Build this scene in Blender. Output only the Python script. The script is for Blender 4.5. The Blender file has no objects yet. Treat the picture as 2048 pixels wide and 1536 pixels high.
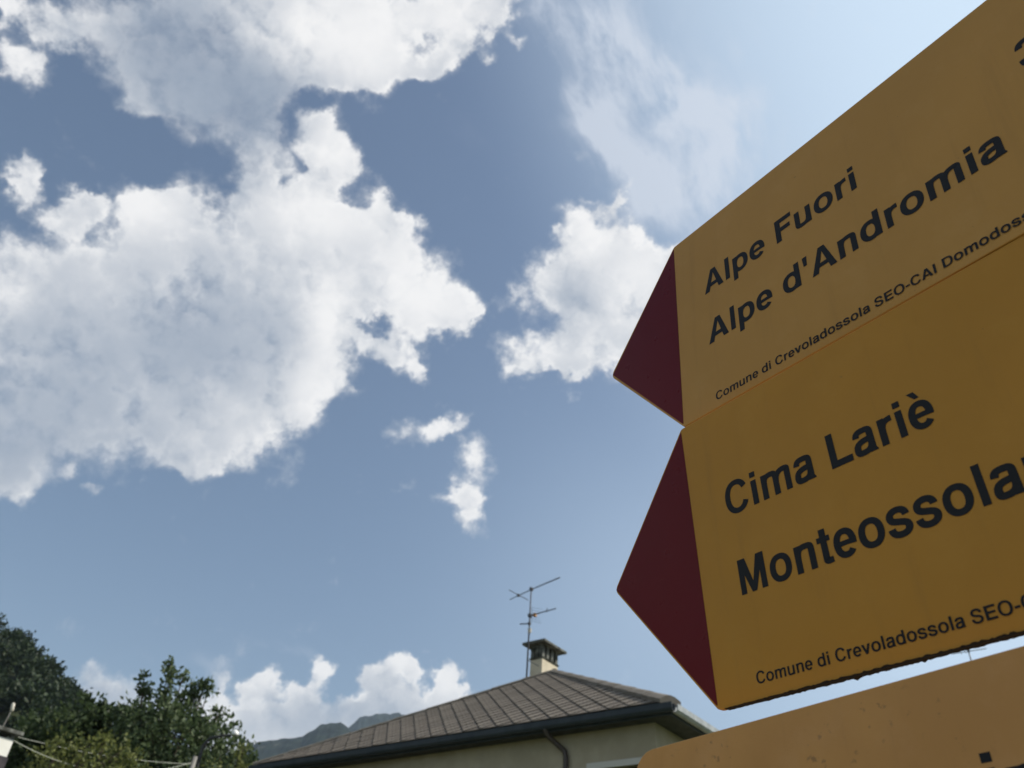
import bpy, math, random
import numpy as np
from mathutils import Vector, Matrix

R = math.radians
scene = bpy.context.scene
col = scene.collection

# ------------------------------------------------------------------ camera
EYE = Vector((0.0, 0.0, 1.6))
PITCH, ROLL = R(38.5), R(4.65)
FW = Vector((0, math.cos(PITCH), math.sin(PITCH)))
_up = Vector((0, -math.sin(PITCH), math.cos(PITCH)))
RIGHT = Vector((math.cos(ROLL), 0, 0)) + _up * math.sin(ROLL)
UP = Vector((-math.sin(ROLL), 0, 0)) + _up * math.cos(ROLL)
cam_data = bpy.data.cameras.new('camera')
cam = bpy.data.objects.new('camera', cam_data)
col.objects.link(cam)
m = Matrix((RIGHT, UP, -FW)).transposed().to_4x4()
m.translation = EYE
cam.matrix_world = m
cam_data.sensor_fit = 'HORIZONTAL'
cam_data.sensor_width = 4.8
cam_data.lens = 4.8 * 1657.0 / 2048.0
cam_data.clip_start = 0.01
cam_data.clip_end = 30000
cam_data.dof.use_dof = True
cam_data.dof.focus_distance = 0.56
cam_data.dof.aperture_fstop = 2.5
scene.camera = cam

# ------------------------------------------------------------------ sky, sun, exposure
SUN_AZ, SUN_EL = R(86), R(43)
SUN_DIR = Vector((math.sin(SUN_AZ) * math.cos(SUN_EL), math.cos(SUN_AZ) * math.cos(SUN_EL), math.sin(SUN_EL)))
SKY = 0.110
scene.view_settings.view_transform = 'Standard'
scene.view_settings.look = 'None'
scene.view_settings.exposure = 0.0
scene.view_settings.gamma = 1.0
scene.render.engine = 'CYCLES'
scene.cycles.use_denoising = True
scene.cycles.max_bounces = 8
scene.cycles.volume_bounces = 1
scene.cycles.use_adaptive_sampling = False

sun_data = bpy.data.lights.new('sun', 'SUN')
sun_data.energy = 5.0
sun_data.angle = R(0.53)
sun_data.color = (1.0, 0.93, 0.82)
sun = bpy.data.objects.new('sun', sun_data)
col.objects.link(sun)
sun.rotation_euler = (-SUN_DIR).to_track_quat('-Z', 'Y').to_euler()
sun.location = (30, 10, 60)

# clouds of the sky: (azimuth, elevation, half width, half height in degrees, turn, weight)
# CLOUD LIST BEGIN
CLOUDS = [(-39.5,56.2,6.6,5.3,39,1.00), (-38.5,51.2,3.1,3.2,36,1.00), (-33.2,53.7,4.5,3.2,32,1.00), (-26.8,58.8,6.2,4.1,28,1.10), 
    (-27.6,55.9,3.4,2.4,28,0.90), (-19.3,58.0,3.5,2.4,39,0.95), (-13.2,60.9,3.7,2.2,39,1.00), (-6.7,62.3,1.8,1.3,68,0.80), 
    (-30.9,51.3,2.9,2.3,30,0.80), (-27.6,49.5,2.3,1.9,26,0.80), (-38.3,48.6,1.7,0.9,35,0.70), (-13.8,58.0,1.6,0.9,44,0.60), 
    (-21.5,55.6,1.9,1.1,32,0.70), (-7.1,59.5,0.9,0.5,29,0.42), (-2.9,60.9,1.0,0.4,-2,0.42), (-27.2,47.6,1.2,0.8,26,0.50), 
    (-47.8,49.4,2.0,1.1,34,0.70), (-46.7,49.2,1.2,0.7,44,0.50), (-47.8,46.5,1.8,1.2,27,0.90), (-50.8,48.3,1.1,1.0,47,0.90), 
    (-44.7,51.5,1.6,1.6,42,0.50), (-36.3,31.7,6.3,7.1,26,1.10), (-30.7,37.7,7.0,5.2,25,1.10), (-23.8,42.4,6.8,5.6,21,1.10), 
    (-15.3,44.3,5.7,3.7,-5,1.05), (-23.8,33.7,7.0,4.2,27,1.00), (-18.7,38.5,3.6,5.0,-9,0.95), (-21.6,51.2,2.0,2.2,46,0.95), 
    (-23.1,52.5,1.2,0.9,-7,0.50), (-16.7,49.8,1.0,2.1,42,0.62), (-34.9,27.0,3.1,2.4,23,0.80), (-33.6,43.0,1.8,1.3,29,1.00), 
    (-26.4,46.5,2.2,1.6,25,0.90), (-20.0,47.5,2.9,2.0,20,1.00), (-7.3,43.1,2.9,2.1,-0,1.00), (-12.9,47.3,2.3,1.9,-21,0.90), 
    (-6.2,42.4,2.1,1.4,9,0.60), (-26.0,30.0,3.3,1.9,8,0.60), (-20.8,31.1,1.9,1.6,16,0.50), (-23.1,29.1,1.8,1.0,17,0.50), 
    (-30.3,29.3,1.7,1.5,21,0.50), (-39.4,40.8,1.8,1.2,33,1.00), (-43.2,41.1,0.9,0.8,68,0.85), (-42.7,39.8,0.9,0.7,36,0.70), 
    (-37.6,41.7,1.1,0.7,16,0.70), (-12.7,39.7,1.4,1.0,-7,0.60), (-10.4,39.3,1.6,1.4,-29,0.85), (-8.6,38.1,0.8,1.2,30,0.60), 
    (-14.1,36.1,1.3,0.7,-7,0.46), (-3.5,43.0,1.2,0.5,42,0.45), (-29.1,25.5,0.7,0.4,19,0.50), (-31.0,26.4,0.7,0.4,43,0.50), 
    (-33.5,24.7,1.5,0.8,32,0.60), (-26.1,27.0,0.5,0.4,18,0.40), (5.8,48.9,2.5,2.0,0,1.00), (10.3,47.8,1.8,2.7,-3,0.90), 
    (3.4,45.6,3.1,2.7,2,1.00), (9.7,44.8,3.7,3.1,-2,1.10), (8.2,41.4,3.2,1.9,-1,0.85), (2.8,41.0,3.1,1.4,-12,0.85), 
    (0.8,39.7,1.4,1.0,4,0.75), (5.5,39.9,2.1,1.0,1,0.60), (5.6,38.1,0.7,0.4,1,0.42), (11.9,41.7,1.3,1.7,-3,0.50), 
    (14.3,46.3,2.0,2.0,-6,0.90), (9.9,51.5,1.1,0.4,58,0.55), (6.8,51.0,0.7,0.3,-20,0.45), (3.1,49.5,0.3,0.5,2,0.40), 
    (-9.3,34.7,1.3,0.9,45,0.46), (-6.0,34.4,2.3,1.0,20,0.55), (-3.9,35.6,1.9,0.7,49,0.49), (-2.4,33.6,1.3,1.5,26,0.52), 
    (-2.2,31.5,1.6,1.6,6,0.52), (-3.9,30.2,1.9,0.7,27,0.49), (-2.3,28.8,1.1,1.1,6,0.52), (-2.4,30.1,1.1,1.1,6,0.42), 
    (-7.7,30.7,1.3,0.6,-6,0.55), (-24.4,15.0,1.7,1.3,11,0.69), (-22.4,14.5,1.4,1.4,11,0.62), (-17.8,16.8,1.0,1.3,10,0.56), 
    (-16.9,14.6,1.5,1.2,9,1.06), (-14.3,17.3,0.9,1.0,9,1.01), (-15.3,16.9,0.8,0.8,9,0.78), (-14.3,15.6,1.9,1.5,8,0.95), 
    (-11.2,18.0,1.1,0.8,-2,1.06), (-11.8,16.5,1.3,1.2,8,0.95), (-7.8,18.1,1.1,1.0,7,1.06), (-6.1,19.2,1.1,0.8,6,1.06), 
    (-5.2,18.8,0.6,0.7,6,0.78), (-6.8,17.0,1.8,1.4,6,1.01), (-2.9,18.6,1.2,1.2,5,1.18), (-2.5,17.5,1.4,1.1,5,1.01), 
    (-4.2,16.8,2.6,1.2,6,1.01), (-12.8,14.5,4.6,1.3,8,1.01), (-16.2,13.4,2.0,1.2,8,0.90), (-8.2,15.8,4.4,1.1,7,0.90), 
    (-19.5,14.1,2.3,1.7,9,0.67), (-23.7,13.6,2.4,1.6,11,0.56), (-10.0,13.7,8.0,1.7,7,0.90), (1.0,17.0,1.9,1.2,4,0.45)]
GAPS = [(-17.8,49.6,1.3,1.0,47,0.55), (-17.9,48.5,1.3,0.5,18,0.35), (-13.1,41.0,1.3,0.5,23,0.60), (-23.7,53.9,1.8,0.7,38,0.55), 
    (-25.6,51.5,0.6,1.6,17,0.42), (-23.5,49.6,0.6,0.8,23,0.40), (-23.5,36.9,0.9,0.8,20,0.12), (-10.0,17.0,0.6,1.4,-16,0.45), 
    (-4.2,18.0,0.5,0.9,6,0.40), (-13.0,17.8,0.4,0.7,9,0.30), (-28.2,38.2,0.5,0.8,2,0.15), (-13.8,60.0,1.3,0.7,49,0.40), 
    (-16.1,58.9,1.1,0.8,18,0.40), (-5.8,60.5,0.9,1.5,47,0.30)]
CLOUD_LIGHT = [(-34.2,42.9,2.0,1.5,30,0.55), (-20.3,47.1,3.3,2.0,20,0.50), (-8.1,44.4,3.4,3.2,10,0.50), (-12.6,46.3,2.0,2.0,14,0.25), 
    (-17.1,40.9,1.5,3.7,-4,0.50), (-16.9,35.8,2.0,2.0,-16,0.40), (-18.8,31.9,1.9,1.0,15,0.25), (-26.3,58.2,3.7,2.5,27,0.55), 
    (-12.1,61.3,3.5,1.8,15,0.35), (-21.3,51.7,1.3,1.9,22,0.40), (-15.9,49.8,1.0,1.6,17,0.30), (-19.5,57.3,2.5,1.5,21,0.25), 
    (6.3,48.6,2.0,1.7,-0,0.40), (11.7,46.4,2.0,3.7,-4,0.45), (-38.9,34.5,1.3,0.9,30,0.30), (-14.3,17.5,1.2,0.7,9,0.45), 
    (-11.0,18.1,1.3,0.8,8,0.45), (-6.1,19.3,1.9,0.8,6,0.40), (-2.8,18.6,1.3,1.2,5,0.50), (-17.0,14.9,1.3,0.9,9,0.40), 
    (-50.6,48.3,1.0,0.8,47,0.40), (-47.2,46.9,1.5,0.8,43,0.20), (3.2,41.0,3.1,1.4,3,0.20), (-3.3,32.6,4.1,4.7,6,0.20), 
    (-10.1,39.3,1.7,1.7,11,0.20), (-35.8,52.3,5.9,4.4,34,-0.42), (-23.5,36.9,4.8,4.9,20,-0.30), (-34.8,30.3,5.5,5.1,25,-0.36), 
    (-28.5,35.7,5.2,3.8,23,-0.20), (-27.7,52.9,3.7,2.4,27,-0.25), (-41.6,52.4,3.3,3.3,40,-0.20), (-29.6,50.2,2.8,2.8,28,-0.20), 
    (5.4,44.2,1.7,1.9,1,-0.30), (-34.6,26.2,2.3,1.8,22,-0.20), (-26.2,29.6,3.6,1.9,19,-0.15), (-23.1,14.3,3.3,1.6,11,-0.25), 
    (-10.7,15.2,7.8,1.2,7,-0.30)]
CIRRUS = [(6.6,61.5,1.9,1.5,-20,0.55), (8.9,61.7,1.6,0.6,-22,0.40), (7.9,58.5,1.3,2.5,22,0.50), (7.3,56.3,1.2,1.9,10,0.55), 
    (8.7,54.7,1.3,2.0,22,0.60), (11.6,52.7,1.5,2.3,25,0.70), (13.1,51.3,1.0,1.0,-6,0.50), (15.7,58.1,1.5,3.5,16,0.55), 
    (19.4,56.2,2.5,1.9,-12,0.60), (16.1,59.8,1.3,1.8,-19,0.40), (16.6,50.1,2.9,1.6,-8,0.60), (20.2,52.6,2.8,2.2,-12,0.50), 
    (15.2,55.0,1.2,2.9,27,0.30), (1.0,62.9,1.3,1.2,3,0.35), (11.0,59.6,1.9,3.4,9,0.30), (26.0,60.1,1.6,0.9,23,0.35), 
    (-14.6,18.6,2.2,0.6,-5,0.40), (-18.1,17.5,1.5,0.6,0,0.30), (-22.4,17.3,1.8,0.5,-8,0.35), (-6.8,55.7,2.0,1.9,10,0.10), 
    (15.5,56.5,5.7,8.0,11,0.30), (7.9,62.9,2.8,2.6,-3,0.35), (22.5,51.6,3.7,2.9,-13,0.25)]
VEIL = [(11.3,24.9,10.6,10.0,-0,0.24), (29.0,21.7,10.2,9.1,-7,0.60)]
# CLOUD LIST END


class Nodes:
    def __init__(s, tree):
        s.t = tree

    def new(s, kind, **kw):
        n = s.t.nodes.new(kind)
        for k, v in kw.items():
            setattr(n, k, v)
        return n

    def put(s, sock, v):
        if isinstance(v, bpy.types.NodeSocket):
            s.t.links.new(v, sock)
        elif v is not None:
            sock.default_value = v

    def math(s, op, a, b=None, c=None, clamp=False):
        n = s.new('ShaderNodeMath', operation=op, use_clamp=clamp)
        s.put(n.inputs[0], a)
        s.put(n.inputs[1], b)
        s.put(n.inputs[2], c)
        return n.outputs[0]

    def vec(s, op, a, b=None, scale=None):
        n = s.new('ShaderNodeVectorMath', operation=op)
        s.put(n.inputs[0], a)
        s.put(n.inputs[1], b)
        if scale is not None:
            s.put(n.inputs['Scale'], scale)
        return n.outputs['Value'] if op in ('DOT_PRODUCT', 'LENGTH', 'DISTANCE') else n.outputs['Vector']

    def noise(s, vec, scale, detail=4, rough=0.5, dist=0.0, out='Fac'):
        n = s.new('ShaderNodeTexNoise')
        s.put(n.inputs['Vector'], vec)
        s.put(n.inputs['Scale'], scale)
        s.put(n.inputs['Detail'], detail)
        s.put(n.inputs['Roughness'], rough)
        s.put(n.inputs['Distortion'], dist)
        return n.outputs[out]

    def smooth(s, v, lo, hi, a=0.0, b=1.0):
        n = s.new('ShaderNodeMapRange', interpolation_type='SMOOTHSTEP')
        s.put(n.inputs[0], v)
        for i, x in enumerate((lo, hi, a, b)):
            s.put(n.inputs[i + 1], x)
        return n.outputs[0]

    def cells(s, vec, scale, detail=1.0, rough=0.5):
        n = s.new('ShaderNodeTexVoronoi', feature='F1', normalize=False)
        s.put(n.inputs['Vector'], vec)
        s.put(n.inputs['Scale'], scale)
        s.put(n.inputs['Detail'], detail)
        s.put(n.inputs['Roughness'], rough)
        s.put(n.inputs['Lacunarity'], 2.3)
        return n.outputs['Distance']

    def mix(s, f, a, b):
        n = s.new('ShaderNodeMix', data_type='RGBA')
        s.put(n.inputs[0], f)
        s.put(n.inputs[6], a)
        s.put(n.inputs[7], b)
        return n.outputs[2]


def direction(az, el):
    az, el = R(az), R(el)
    return Vector((math.sin(az) * math.cos(el), math.cos(az) * math.cos(el), math.sin(el)))


def blob_axes(az, el, ra, rb, rot):
    a = R(az)
    c = direction(az, el)
    e = Vector((math.cos(a), -math.sin(a), 0))
    n = c.cross(e)
    if n.z < 0:
        n = -n
    t = R(rot)
    u = e * math.cos(t) + n * math.sin(t)
    v = n * math.cos(t) - e * math.sin(t)
    return u / R(ra), v / R(rb)


def field_group(name, blobs, gaps=(), flat=True, cap=None):
    """sum of blobs over the sky; flat ones have a plateau and a steep rim"""
    g = bpy.data.node_groups.new(name, 'ShaderNodeTree')
    g.interface.new_socket('Direction', in_out='INPUT', socket_type='NodeSocketVector')
    g.interface.new_socket('Field', in_out='OUTPUT', socket_type='NodeSocketFloat')
    N = Nodes(g)
    gi, go = N.new('NodeGroupInput'), N.new('NodeGroupOutput')
    acc = 0.0
    for sgn, lst in ((1, blobs), (-1, gaps)):
        for az, el, ra, rb, rot, w in lst:
            u, v = blob_axes(az, el, ra, rb, rot)
            x = N.vec('DOT_PRODUCT', gi.outputs[0], u)
            y = N.vec('DOT_PRODUCT', gi.outputs[0], v)
            r2 = N.math('MULTIPLY_ADD', y, y, N.math('MULTIPLY', x, x))
            if flat:
                r2 = N.math('POWER', r2, 1.45)
            ex = N.math('POWER', 0.3679, r2)
            acc = N.math('MULTIPLY_ADD', ex, sgn * w, acc)
        if sgn == 1 and cap:
            acc = N.math('MINIMUM', acc, cap)
    g.links.new(acc, go.inputs[0])
    return g


def build_world():
    w = bpy.data.worlds.new('World')
    scene.world = w
    w.use_nodes = True
    w.cycles.sampling_method = 'NONE'
    t = w.node_tree
    t.nodes.clear()
    N = Nodes(t)
    out = N.new('ShaderNodeOutputWorld')
    bg = N.new('ShaderNodeBackground')
    bg.inputs[1].default_value = SKY
    t.links.new(bg.outputs[0], out.inputs[0])
    sky = N.new('ShaderNodeTexSky', sky_type='NISHITA', sun_disc=False)
    sky.sun_elevation = SUN_EL
    sky.sun_rotation = SUN_AZ
    sky.altitude = 300
    sky.air_density = 1.2
    sky.dust_density = 1.5
    sky.ozone_density = 0.7
    d = N.new('ShaderNodeTexCoord').outputs['Generated']

    def sub(v, k):
        return N.vec('SUBTRACT', v, (k, k, k))

    def field(g, vec):
        n = N.new('ShaderNodeGroup')
        n.node_tree = g
        t.links.new(vec, n.inputs[0])
        return n.outputs[0]
    # turbulent displacement of the cloud outlines
    w1 = N.vec('SCALE', sub(N.noise(d, 11.0, 3, 0.6, out='Color'), 0.5), scale=0.060)
    w2 = N.vec('SCALE', sub(N.noise(d, 48.0, 3, 0.65, out='Color'), 0.5), scale=0.031)
    dw = N.vec('ADD', d, N.vec('ADD', w1, w2))
    # beyond the part of the sky in view the same kind of broken cloud goes on
    away = N.smooth(N.vec('DOT_PRODUCT', d, tuple(FW)), 0.66, 0.78, 1.0, 0.0)
    broad = N.smooth(N.noise(d, 2.6, 2, 0.5), 0.42, 0.58, 0.0, 0.95)
    broad = N.math('MULTIPLY', broad, away)
    fine = N.math('SUBTRACT', N.noise(d, 20.0, 9, 0.62), 0.5)
    S0 = N.math('ADD', field(field_group('cumulus_field', CLOUDS, GAPS, True, 1.35), dw), broad)
    soft = N.math('SUBTRACT', N.noise(d, 8.0, 5, 0.55), 0.5)
    d0 = N.math('MULTIPLY_ADD', fine, 1.65, N.math('SUBTRACT', S0, 0.42))
    d0 = N.math('MULTIPLY_ADD', soft, 0.35, d0)
    # cauliflower billows: rounded cells, lit from the sun's side
    bp = N.vec('ADD', d, N.vec('SCALE', w2, scale=0.9))
    tang = SUN_DIR - FW * SUN_DIR.dot(FW)
    c0 = N.cells(bp, 19.0, 2.0, 0.55)
    c1 = N.cells(N.vec('ADD', bp, tuple(tang.normalized() * 0.013)), 19.0, 2.0, 0.55)
    d0 = N.math('MULTIPLY_ADD', c0, -0.42, N.math('ADD', d0, 0.24))
    relief = N.math('SUBTRACT', c1, c0)
    # light on the clouds: sunward and thin parts bright, thick bases grey
    lw = N.vec('ADD', d, N.vec('SCALE', w1, scale=0.8))
    L = field(field_group('cloud_light', CLOUD_LIGHT, (), False), lw)
    dim = N.math('MAXIMUM', N.math('MULTIPLY', L, -1.0), 0.0)
    alpha = N.math('ADD', N.smooth(d0, -0.10, N.math('MULTIPLY_ADD', dim, 1.6, 0.38), 0.0, 0.70), N.smooth(d0, N.math('MULTIPLY_ADD', dim, -0.35, -0.34), 0.20, 0.0, 0.30))
    b = N.math('ADD', L, 0.44)
    rim = N.smooth(d0, 0.25, 1.05, 1.0, 0.10)
    b = N.math('MULTIPLY_ADD', soft, 0.60, b)
    b = N.math('MULTIPLY_ADD', N.math('MULTIPLY', relief, rim), 0.75, b)
    b = N.math('MULTIPLY_ADD', N.math('MULTIPLY', fine, rim), 0.45, b)
    b = N.math('MULTIPLY_ADD', rim, 0.20, b)
    b = N.math('MULTIPLY_ADD', broad, -0.25, b)
    b = N.smooth(b, -0.15, 1.15)
    k = 1.0 / SKY
    ccol = N.mix(b, (0.34 * k, 0.395 * k, 0.485 * k, 1), (0.94 * k, 0.93 * k, 0.925 * k, 1))
    STREAK = (0.487, 0.684, -0.543)
    # bright hazy air round the sun, then thin high cloud
    glow = N.smooth(N.vec('DOT_PRODUCT', d, tuple(SUN_DIR)), 0.52, 0.93, 0.0, 1.0)
    glow = N.math('ADD', glow, field(field_group('low_veil', VEIL, (), False), d), clamp=True)
    air = N.mix(glow, sky.outputs[0], (0.66 * k, 0.81 * k, 0.97 * k, 1))
    sw = N.vec('SCALE', sub(N.noise(d, 7.0, 4, 0.55, out='Color'), 0.5), scale=0.10)
    along = N.vec('SCALE', STREAK, scale=N.math('MULTIPLY', N.vec('DOT_PRODUCT', d, STREAK), 0.62))
    stn = N.math('SUBTRACT', N.noise(N.vec('ADD', N.vec('SUBTRACT', d, along), N.vec('SCALE', sw, scale=0.5)), 17.0, 7, 0.62), 0.5)
    cf = field(field_group('cirrus_field', CIRRUS, (), False), N.vec('ADD', d, sw))
    ci = N.math('MULTIPLY', cf, N.math('MULTIPLY_ADD', stn, 5.5, 1.0))
    ca = N.smooth(ci, 0.02, 1.25, 0.0, 0.74)
    base = N.mix(ca, air, (0.68 * k, 0.73 * k, 0.82 * k, 1))
    full = N.mix(alpha, base, ccol)
    t.links.new(full, bg.inputs[0])


build_world()

# ------------------------------------------------------------------ helpers


def tag(o, label, cat, group=None):
    o['label'] = label
    o['category'] = cat
    if group:
        o['group'] = group
    return o


def kind(o, k, label=None):
    o['kind'] = k
    if label:
        o['label'] = label
    return o


def empty(name, loc=(0, 0, 0)):
    o = bpy.data.objects.new(name, None)
    o.empty_display_size = 0.1
    o.location = loc
    col.objects.link(o)
    return o


def link(name, me, mat=None, parent=None):
    if mat is not None and not me.materials:
        me.materials.append(mat)
    o = bpy.data.objects.new(name, me)
    col.objects.link(o)
    if parent is not None:
        o.parent = parent
    return o


class MB:
    """collects verts and faces of one mesh"""

    def __init__(s):
        s.v, s.f = [], []

    def poly(s, pts):
        i = len(s.v)
        s.v += [tuple(p) for p in pts]
        s.f.append(tuple(range(i, i + len(pts))))
        return s

    def prism(s, bottom, top):
        """two loops of equal length joined by sides"""
        n, i = len(bottom), len(s.v)
        s.v += [tuple(p) for p in bottom] + [tuple(p) for p in top]
        s.f.append(tuple(range(i + n - 1, i - 1, -1)))
        s.f.append(tuple(range(i + n, i + 2 * n)))
        for k in range(n):
            j = (k + 1) % n
            s.f.append((i + k, i + j, i + n + j, i + n + k))
        return s

    def box(s, x0, x1, y0, y1, z0, z1):
        return s.prism([(x0, y0, z0), (x1, y0, z0), (x1, y1, z0), (x0, y1, z0)],
                       [(x0, y0, z1), (x1, y0, z1), (x1, y1, z1), (x0, y1, z1)])

    def tube(s, pts, radii, n=8, caps=True):
        pts = [Vector(p) for p in pts]
        if not isinstance(radii, (list, tuple)):
            radii = [radii] * len(pts)
        rings, ref = [], None
        for k, p in enumerate(pts):
            a, b = pts[max(k - 1, 0)], pts[min(k + 1, len(pts) - 1)]
            tg = (b - a).normalized()
            if ref is None:
                ref = tg.orthogonal().normalized()
            ref = (ref - tg * ref.dot(tg)).normalized()
            bi = tg.cross(ref)
            i = len(s.v)
            for q in range(n):
                an = 2 * math.pi * q / n
                s.v.append(tuple(p + (ref * math.cos(an) + bi * math.sin(an)) * radii[k]))
            rings.append(i)
        for a, b in zip(rings, rings[1:]):
            for q in range(n):
                j = (q + 1) % n
                s.f.append((a + q, a + j, b + j, b + q))
        if caps:
            s.f.append(tuple(range(rings[0] + n - 1, rings[0] - 1, -1)))
            s.f.append(tuple(range(rings[-1], rings[-1] + n)))
        return s

    def mesh(s, name, smooth=False):
        me = bpy.data.meshes.new(name)
        me.from_pydata(s.v, [], s.f)
        me.update()
        if smooth:
            me.polygons.foreach_set('use_smooth', [True] * len(me.polygons))
        return me

    def build(s, name, mat, parent=None, smooth=False, bevel=0.0):
        o = link(name, s.mesh(name, smooth), mat, parent)
        if bevel:
            b = o.modifiers.new('bevel', 'BEVEL')
            b.width = bevel
            b.segments = 2
            b.limit_method = 'ANGLE'
        return o


def material(name, base, rough=0.7, spec=0.4, build=None, metallic=0.0):
    mt = bpy.data.materials.new(name)
    mt.use_nodes = True
    p = mt.node_tree.nodes['Principled BSDF']
    p.inputs['Base Color'].default_value = (*base, 1)
    p.inputs['Roughness'].default_value = rough
    p.inputs['Metallic'].default_value = metallic
    p.inputs['Specular IOR Level'].default_value = spec
    if build:
        build(Nodes(mt.node_tree), p)
    return mt


def mottled(c0, c1, scale, detail=6, lo=0.35, hi=0.65, bump=0.0, bscale=None, rnd=0.0, spots=None):
    def f(N, p):
        tc = N.new('ShaderNodeTexCoord').outputs['Object']
        c = N.mix(N.smooth(N.noise(tc, scale, detail, 0.6), lo, hi), (*c0, 1), (*c1, 1))
        if spots:
            col_s, sc, th, wd = spots
            sp = N.smooth(N.noise(tc, sc, 3, 0.5), th, th + wd)
            big = N.smooth(N.noise(tc, sc * 0.08, 2, 0.5), 0.42, 0.62)
            c = N.mix(N.math('MULTIPLY', sp, big), c, (*col_s, 1))
        if rnd:
            oi = N.new('ShaderNodeObjectInfo').outputs['Random']
            hs = N.new('ShaderNodeHueSaturation')
            N.put(hs.inputs['Value'], N.math('MULTIPLY_ADD', oi, 2 * rnd, 1 - rnd))
            N.put(hs.inputs['Color'], c)
            c = hs.outputs[0]
        N.put(p.inputs['Base Color'], c)
        if bump:
            b = N.new('ShaderNodeBump')
            b.inputs['Strength'].default_value = bump
            b.inputs['Distance'].default_value = 0.02
            N.put(b.inputs['Height'], N.noise(tc, bscale or scale * 6, 6, 0.6))
            N.t.links.new(b.outputs[0], p.inputs['Normal'])
    return f


def sign_paint(name, c0, c1, spot, rough, fade, spec=0.28):
    def f(N, p):
        tc = N.new('ShaderNodeTexCoord').outputs['Object']
        c = N.mix(N.smooth(N.noise(tc, 9.0, 5, 0.6), 0.35, 0.7), (*c0, 1), (*c1, 1))
        sp = N.smooth(N.noise(tc, 520.0, 2, 0.5), 0.74, 0.80)
        c = N.mix(N.math('MULTIPLY', sp, 0.55), c, (*spot, 1))
        lo = 0.60 if fade >= 0.6 else 0.66
        sp2 = N.smooth(N.noise(tc, 210.0, 4, 0.6), lo, lo + 0.08)
        pat = N.smooth(N.noise(tc, 26.0, 2, 0.5), lo - 0.13, lo + 0.03)
        c = N.mix(N.math('MULTIPLY', N.math('MULTIPLY', sp2, pat), fade), c, (*spot, 1))
        st = N.noise(N.vec('MULTIPLY', tc, (1.0, 0.07, 1.0)), 95.0, 5, 0.65)
        c = N.mix(N.smooth(st, 0.52, 0.80, 0.0, 0.14), c, (*spot, 1))
        bl = N.noise(tc, 30.0, 6, 0.7)
        c = N.mix(N.smooth(bl, 0.48, 0.75, 0.0, 0.22), c, (min(1, c0[0] * 1.12), min(1, c0[1] * 1.25), c0[2] * 1.9 + 0.01, 1))
        sc = N.noise(N.vec('MULTIPLY', tc, (0.10, 1.6, 1.0)), 210.0, 2, 0.5)
        c = N.mix(N.math('MULTIPLY', N.smooth(sc, 0.73, 0.78), 0.22), c, (0.75, 0.62, 0.40, 1))
        N.put(p.inputs['Base Color'], c)
        N.put(p.inputs['Roughness'], N.math('MULTIPLY_ADD', N.noise(tc, 60.0, 4, 0.6), 0.18, rough - 0.09))
        b = N.new('ShaderNodeBump')
        b.inputs['Strength'].default_value = 0.05
        b.inputs['Distance'].default_value = 0.001
        N.put(b.inputs['Height'], N.noise(tc, 900.0, 2, 0.5))
        N.t.links.new(b.outputs[0], p.inputs['Normal'])
    return material(name, c0, rough, spec, f)


M = {}
M['yellow'] = sign_paint('yellow_sign_paint', (0.535, 0.272, 0.052), (0.50, 0.254, 0.048), (0.16, 0.09, 0.03), 0.36, 0.5)
M['yellow2'] = sign_paint('warm_yellow_sign_paint', (0.510, 0.238, 0.021), (0.475, 0.222, 0.019), (0.16, 0.09, 0.03), 0.40, 0.4)
M['yellow3'] = sign_paint('weathered_orange_sign_paint', (0.62, 0.315, 0.092), (0.54, 0.268, 0.076), (0.20, 0.11, 0.05), 0.46, 0.6)
M['red'] = sign_paint('dark_red_sign_paint', (0.130, 0.0050, 0.0070), (0.118, 0.0045, 0.006), (0.05, 0.006, 0.006), 0.30, 0.3, 0.16)
M['ink'] = material('black_letter_paint', (0.013, 0.0135, 0.0145), 0.5, 0.2)
M['grime'] = material('dark_grime', (0.035, 0.026, 0.018), 0.95, 0.1)
M['galv'] = material('galvanised_steel', (0.42, 0.43, 0.44), 0.45, 0.5, mottled((0.38, 0.39, 0.40), (0.50, 0.51, 0.52), 40), metallic=0.7)
M['slate'] = material('grey_brown_slate', (0.2, 0.185, 0.165), 0.85, 0.25, mottled((0.155, 0.130, 0.104), (0.218, 0.186, 0.150), 3.5, 8, rnd=0.13, bump=0.3, spots=((0.07, 0.062, 0.052), 22, 0.55, 0.12)))
M['underlay'] = material('dark_underlay', (0.035, 0.033, 0.03), 0.95, 0.1)
M['hip'] = material('hip_cap_cement', (0.2, 0.19, 0.17), 0.85, 0.25, mottled((0.165, 0.142, 0.112), (0.215, 0.19, 0.158), 2.5, 7, bump=0.2))
M['fascia'] = material('dark_blue_grey_paint', (0.035, 0.045, 0.055), 0.6, 0.3, mottled((0.030, 0.040, 0.050), (0.042, 0.052, 0.062), 4))
M['soffit'] = material('dark_timber_soffit', (0.06, 0.06, 0.058), 0.8, 0.2, mottled((0.05, 0.05, 0.048), (0.075, 0.075, 0.072), 5))
M['zinc'] = material('weathered_zinc', (0.34, 0.36, 0.36), 0.5, 0.5, mottled((0.30, 0.32, 0.32), (0.42, 0.44, 0.44), 6), metallic=0.3)
M['plaster'] = material('pale_plaster', (0.42, 0.40, 0.32), 0.92, 0.15, mottled((0.36, 0.318, 0.235), (0.43, 0.38, 0.285), 1.6, 8, bump=0.15, bscale=60))
M['chimney'] = material('cream_plaster', (0.62, 0.55, 0.40), 0.92, 0.15, mottled((0.56, 0.50, 0.38), (0.66, 0.59, 0.46), 3, 7, bump=0.15, bscale=50))
M['cement'] = material('dark_weathered_cement', (0.10, 0.105, 0.095), 0.95, 0.15, mottled((0.055, 0.058, 0.05), (0.20, 0.205, 0.185), 6, 7, bump=0.3))
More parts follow.
